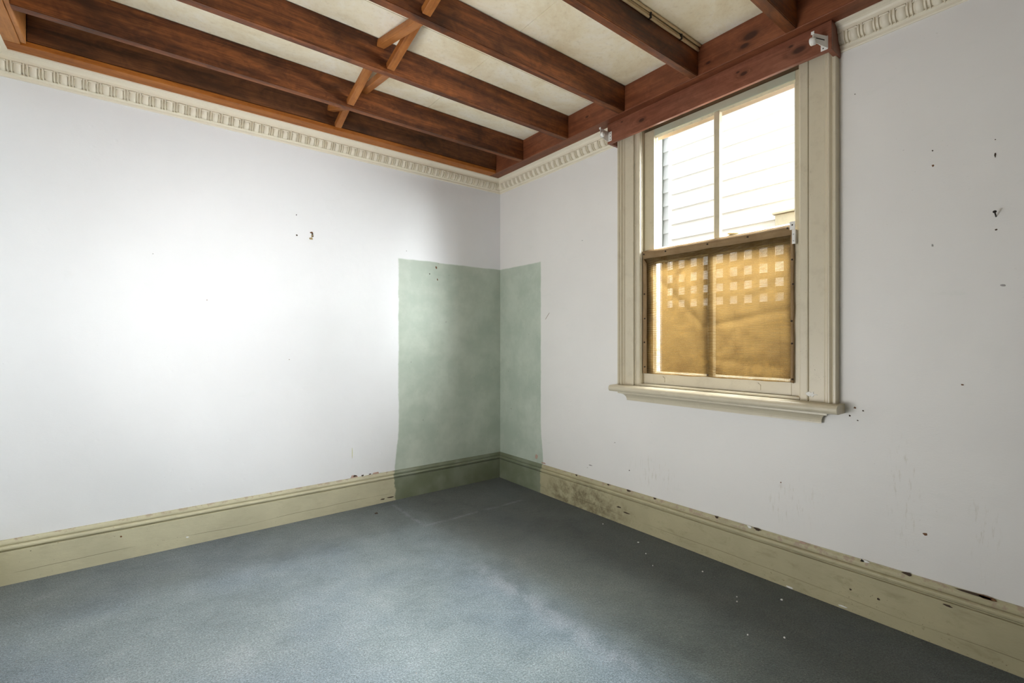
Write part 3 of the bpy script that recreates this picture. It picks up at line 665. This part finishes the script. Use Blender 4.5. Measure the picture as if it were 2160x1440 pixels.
# small hardware
e = empty('corner_bracket', (.0, -2.402, 1.72)); tag(e, 'white metal corner bracket at the top right of the brown cloth', 'bracket')
kid(MB().box(-.004, -.0025, -2.392, -2.416, 1.745, 1.785, .0005), 'top_plate', 'white_metal', e)
kid(MB().box(-.004, -.0025, -2.402, -2.416, 1.675, 1.744, .0005), 'leg_plate', 'white_metal', e)
kid(MB().box(-.0025, .016, -2.4165, -2.418, 1.675, 1.744, .0004), 'return_plate', 'white_metal', e)
for z in (1.690, 1.722): kid(MB().tube([(-.004, -2.409, z), (-.0052, -2.409, z)], .0028, 8), 'screw', 'zinc', e)
kid(MB().tube([(-.004, -2.404, 1.768), (-.0052, -2.404, 1.768)], .0036, 8), 'screw', 'dark', e)
lk = empty('sash_catch', (.05, -2.09, 1.773)); tag(lk, 'small brass sash catch lever above the cloth hem', 'catch')
kid(MB().box(.030, .052, -2.075, -2.125, 1.7725, 1.778, .001), 'catch_plate', 'brass', lk)
kid(MB().tube([(.040, -2.120, 1.784), (.040, -2.09, 1.790), (.040, -2.066, 1.793), (.040, -2.058, 1.792)], [.004, .004, .0055, .003], 8), 'lever', 'brass', lk)
pp = MB()
pv = [(0, 0)]+[(.024*math.cos(a*.5236)*(.75+.35*math.sin(a*2.3)), .012*math.sin(a*.5236)*(.8+.3*math.cos(a*3.1))) for a in range(12)]
pp.add([(-.0245, -2.492+p[0]*1.05, .952+p[1]) for p in pv]+[(-.0215, -2.492+p[0]*1.2, .952+p[1]*1.2) for p in pv],
       [(0, 1+a, 1+(a+1) % 12) for a in range(12)]+[(1+a, 14+a, 14+(a+1) % 12, 1+(a+1) % 12) for a in range(12)])
kid(pp, 'filler_patch', 'flake', win)['label'] = 'white filler blob at the foot of the right casing'

# ------------------------------------------------------------------ wall damage and fixings
def chip(parent, wall, u, z, ru, rz, mat, name='paint_chip', n=9, seed=0, th=.0012, off=0.0, slant=0.0):
    rr = random.Random(seed+int(abs(u)*1000)+int(z*777))
    ring = []
    for k in range(n):
        a = 2*math.pi*k/n; q = rr.uniform(.6, 1.15)
        pu, pz = ru*q*math.cos(a), rz*q*math.sin(a); ring.append((u+pu+slant*pz, z+pz))
    P = lambda t_, w: (t_[0], -(off+w), t_[1]) if wall == 'L' else (-(off+w), t_[0], t_[1])
    c = (u, z); b = MB()
    b.add([P(c, th)]+[P(((r_[0]-u)*.86+u, (r_[1]-z)*.86+z), th) for r_ in ring]+[P(r_, -.0006) for r_ in ring],
          [(0, 1+k, 1+(k+1) % n) for k in range(n)]+[(1+k, 1+n+k, 1+n+(k+1) % n, 1+(k+1) % n) for k in range(n)])
    return b.build(name, mat, parent)
# long wall
for i, (u, z, a, b_, mt) in enumerate(((-1.696, 2.048, .003, .006, 'hole'), (-1.693, 1.912, .006, .007, 'hole'), (-2.46, 1.70, .003, .003, 'grey'), (-2.20, 1.45, .003, .003, 'rust'),
        (-.64, 1.795, .010, .014, 'rust'), (-.63, 1.70, .006, .010, 'rust'), (-.70, 1.74, .005, .005, 'hole'), (-.55, 1.36, .005, .006, 'grey'), (-.86, 1.04, .004, .005, 'grey'),
        (-.62, 1.83, .004, .003, 'grey'), (-.9, 1.9, .004, .003, 'grey'), (-1.74, 1.08, .003, .003, 'rust'))):
    chip(wl, 'L', u, z, a, b_, mt, seed=i)
chip(wl, 'L', -1.320, .400, .0018, .045, 'yellow', 'paint_streak', 8)
# broken plaster above the skirting
for i, (u, z, a, b_, mt) in enumerate(((-1.305, .226, .030, .014, 'brick'), (-1.30, .231, .017, .008, 'hole'), (-1.225, .224, .030, .007, 'flake'), (-1.245, .224, .010, .006, 'hole'), (-1.14, .224, .030, .008, 'brick'), (-1.09, .224, .025, .006, 'flake'), (-1.19, .226, .010, .004, 'hole'))):
    chip(wl, 'L', u, z, a, b_, mt, 'broken_plaster', 11, i+40, .003+.0006*i)
# window wall
for i, (u, z, a, b_, mt) in enumerate(((-3.101, 1.615, .005, .006, 'hole'), (-2.922, 1.965, .004, .005, 'hole'), (-2.923, 1.905, .006, .006, 'rust'), (-2.922, 1.586, .004, .009, 'grey'), (-3.099, 1.892, .004, .015, 'hole'), (-3.099, 1.95, .003, .003, 'hole'),
        (-3.010, 1.033, .008, .005, 'rust'), (-3.12, 1.407, .012, .006, 'grey'), (-2.66, .905, .010, .007, 'rust'), (-2.69, .895, .006, .005, 'hole'), (-2.64, .868, .006, .006, 'hole'), (-2.67, .85, .005, .004, 'hole'),
        (-1.082, .322, .030, .006, 'grey'), (-1.05, .30, .008, .003, 'grey'), (-1.30, .52, .005, .004, 'hole'), (-1.42, .36, .006, .006, 'hole'), (-.16, .62, .006, .004, 'rust'), (-.40, 1.26, .004, .004, 'hole'), (-2.9, .42, .012, .008, 'rust'), (-2.35, .50, .005, .005, 'rust'), (-2.66, 2.30, .003, .003, 'hole'), (-1.0, 1.93, .012, .003, 'grey'))):
    chip(wr, 'R', u, z, a*.75, b_*.75, mt, seed=i+9)
chip(wr, 'R', -.627, 1.401, .0025, .040, 'rust', 'scratch', 8, 3, slant=-.9)
chip(wr, 'R', -.495, .272, .020, .024, 'brick', 'torn_paint', 9, 5)
chip(wr, 'R', -.58, .236, .035, .008, 'brick', 'torn_paint', 9, 6, .004)
# chips along the top of the right skirting
for i, (y, w, mt) in enumerate(((-3.05, .060, 'hole'), (-3.08, .035, 'rust'), (-2.845, .020, 'hole'), (-2.70, .022, 'flake'), (-2.69, .010, 'hole'), (-2.24, .020, 'hole'), (-2.20, .015, 'flake'), (-2.02, .012, 'hole'), (-1.62, .010, 'hole'), (-1.25, .010, 'hole'), (-.95, .010, 'hole'), (-1.42, .02, 'hole'), (-2.45, .02, 'brick'))):
    h = .220*(1+.118*(-y)/3.2)
    chip(br, 'R', y, h-.003, w, .007, mt, 'skirting_chip', 10, i, .0012, .0095)
for i, (y, z, w, mt) in enumerate(((-2.97, .170, .016, 'hole'), (-2.62, .012, .018, 'flake'), (-2.40, .006, .02, 'flake'), (-1.42, .085, .03, 'hole'), (-1.35, .105, .02, 'hole'), (-2.65, .10, .005, 'hole'), (-2.75, .10, .006, 'hole'))):
    chip(br, 'R', y, z, w, .005, mt, 'skirting_chip', 9, i+20, .0012, .0225)
for i, (x, z, w, mt) in enumerate(((-1.10, .028, .02, 'hole'), (-1.04, .03, .03, 'hole'), (-2.6, .13, .006, 'rust'), (-2.3, .05, .008, 'flake'))):
    chip(bl, 'L', x, z, w, .005, mt, 'skirting_chip', 9, i+30, .0012, .0215)
# torn hook remains
e = empty('wall_hook', (-1.599, 0, 1.90)); tag(e, 'torn brown hook remains on the bright wall', 'hook')
for i, (du, dz, a, b_, mt) in enumerate(((0, .022, .012, .008, 'rust'), (.004, .002, .005, .016, 'brass'), (-.002, -.020, .014, .007, 'brass'), (.008, -.002, .006, .007, 'hole'), (.006, .012, .006, .006, 'hole'))):
    o = chip(None, 'L', -1.599+du, 1.921+dz, a, b_, mt, 'hook_piece', 8, i+60, .002+.001*i); o.parent = e; o.matrix_parent_inverse = Matrix.Translation(-Vector(e.location))
nl = empty('nail', (0, -3.101, 1.665)); tag(nl, 'dark nail sticking out of the scuffed wall near the right edge', 'nail')
kid(MB().tube([(.004, -3.101, 1.662), (-.030, -3.101, 1.676)], .0022, 8), 'shank', 'dark', nl)
kid(MB().tube([(-.030, -3.101, 1.676), (-.032, -3.101, 1.677)], .0055, 10), 'head', 'dark', nl)

# ------------------------------------------------------------------ crumbs on the carpet
def flake(x, y, s, mat, name, label, cat, group=None):
    rr = random.Random(int(x*997+y*331)); n = 6
    ring = [(x+s*rr.uniform(.6, 1.1)*math.cos(6.283*k/n), y+s*rr.uniform(.5, 1.0)*math.sin(6.283*k/n)) for k in range(n)]
    b = MB().add([(x, y, .004+s*.25)]+[(a, c, .0036) for a, c in ring]+[(a, c, .0) for a, c in ring], [(0, 1+k, 1+(k+1) % n) for k in range(n)]+[(1+k, 7+k, 7+(k+1) % n, 1+(k+1) % n) for k in range(n)])
    o = b.build(name, mat); return tag(o, label, cat, group)
for (x, y, s) in ((-.17, -1.62, .006), (-.20, -2.05, .005), (-.30, -2.28, .004), (-.34, -2.30, .004), (-.26, -1.74, .004), (-.45, -2.55, .005), (-.16, -2.42, .006), (-.55, -2.45, .004), (-.12, -1.30, .004), (-.35, -1.85, .003)):
    flake(x, y, s, 'flake', 'paint_flake', 'tiny white paint flake on the dark carpet near the window wall', 'paint flake', 'paint flakes by the window wall')
tw = MB().tube([(-2.355, -1.625, .004), (-2.362, -1.600, .006), (-2.352, -1.578, .005)], [.002, .003, .0015], 6).build('twig', 'hole'); tag(tw, 'short dark twig lying on the blue carpet at lower left', 'twig')
flake(-2.345, -1.54, .006, 'flake', 'paint_flake', 'pale paint crumb beside the dark twig on the carpet', 'paint flake')
flake(-2.575, -1.665, .011, 'flake', 'paint_flake', 'pale crumb near the lower left edge of the carpet', 'paint flake')
flake(-1.22, -.20, .014, 'hole', 'dirt_clump', 'dark dirt clump on the carpet under the green and cream skirting joint', 'dirt')

# ------------------------------------------------------------------ outside the window
m = MB(); m.box(WT+.001, WT+.02, WY1, .15, -.5, 2.95); m.box(WT+.001, WT+.02, RY-.15, WY0, -.5, 2.95); m.box(WT+.001, WT+.02, WY0, WY1, -.5, WZ0); m.box(WT+.001, WT+.02, WY0, WY1, WZ1, 2.95)
ob = m.build('added_dark_facing', 'dark_facing'); tag(ob, 'added dark sheet on the unseen outer face of the window wall', 'wall', kind='structure')  # unseen sheet, added dark to keep bounced light off the neighbour's boards
gr = MB().box(.222, 9, -9, 6, -.5, -.44).build('ground_outside', 'ground'); tag(gr, 'pale concrete side passage outside the window', 'ground', kind='structure')
nb = empty('neighbouring_house', (1.75, -2.5, -.44)); tag(nb, 'neighbouring white weatherboard house seen through the upper panes', 'building')
def weather(xf, ya, yb, z0, z1, first, pitch):
    zs = []; z = first
    while z > z0: z -= pitch
    while z < z1: zs.append(z); z += pitch
    for z in zs:
        pr = [(0, 0), (-.030, 0), (-.030, .004), (-.006, pitch+.012), (0, pitch+.012)]
        kid(MB().prism(pr, lambda q: (xf+q[0], ya, z+q[1]), lambda q: (xf+q[0], yb, z+q[1])), 'weatherboard', 'board', nb)
weather(1.78, -7.0, -.570, -.4, 3.45, 2.241, .1526)
weather(2.28, -.545, 1.8, -.4, 3.6, 2.447, .157)
kid(MB().box(1.735, 1.80, -.570, -.548, -.44, 3.5, .002), 'corner_board', 'board', nb)
kid(MB().box(1.79, 2.28, -.560, -.552, -.44, 3.5), 'return_wall', 'board', nb)
kid(MB().box(1.782, 2.4, -7.0, -.572, -.44, 3.45), 'house_wall', 'board', nb)
kid(MB().box(2.283, 2.6, -.55, 1.8, -.44, 3.6), 'house_wall', 'board', nb)
kid(MB().box(2.215, 2.28, -.135, -.02, -.44, 3.6, .003), 'vertical_trim', 'btrim', nb)
kid(MB().box(2.24, 2.6, -.55, 1.8, 3.60, 3.70), 'eave', 'btrim', nb)
kid(MB().box(1.74, 2.6, -7.0, -.56, 3.60, 3.70), 'eave', 'btrim', nb)
vb = empty('vent_box', (1.72, -1.72, 2.1)); tag(vb, 'small weathered vent box on the white boards outside the right pane', 'vent')
kid(MB().box(1.64, 1.745, -1.625, -1.84, 2.06, 2.25, .004), 'box', 'vent', vb)
kid(MB().box(1.62, 1.75, -1.61, -1.86, 2.252, 2.268, .002), 'lid', 'vent', vb)
# lattice fence
FX = .80; fe = empty('lattice_fence', (FX, -1.9, -.44)); tag(fe, 'lattice topped fence showing as pale squares through the brown cloth', 'fence')
ys = [-1.141-.1025*k for k in range(10)]
for y in ys: kid(MB().box(FX-.006, FX+.004, y-.0245, y+.0245, 1.42, 1.90), 'lattice_slat', 'fence', fe)
for z in (1.855, 1.748, 1.643, 1.545, 1.448): kid(MB().box(FX+.0045, FX+.0145, -1.118, -2.10, z-.021, z+.021), 'lattice_slat', 'fence', fe)
for k in range(12):
    y = -1.118-.10*k; kid(MB().box(FX-.008, FX+.008, y-.002, y-.098, -.44, 1.425), 'fence_paling', 'fence', fe)
for k in range(9):
    y = -.20-.10*k; kid(MB().box(FX-.008, FX+.008, y-.002, y-.098, -.44, 1.66), 'fence_paling', 'fence', fe)
for k in range(8):
    y = -2.105-.10*k; kid(MB().box(FX-.010, FX+.006, y-.002, y-.098, -.44, 1.86), 'fence_paling', 'fence', fe)
kid(MB().box(FX-.03, FX+.03, -1.118, -2.90, 1.86, 1.905), 'top_rail', 'fence', fe)
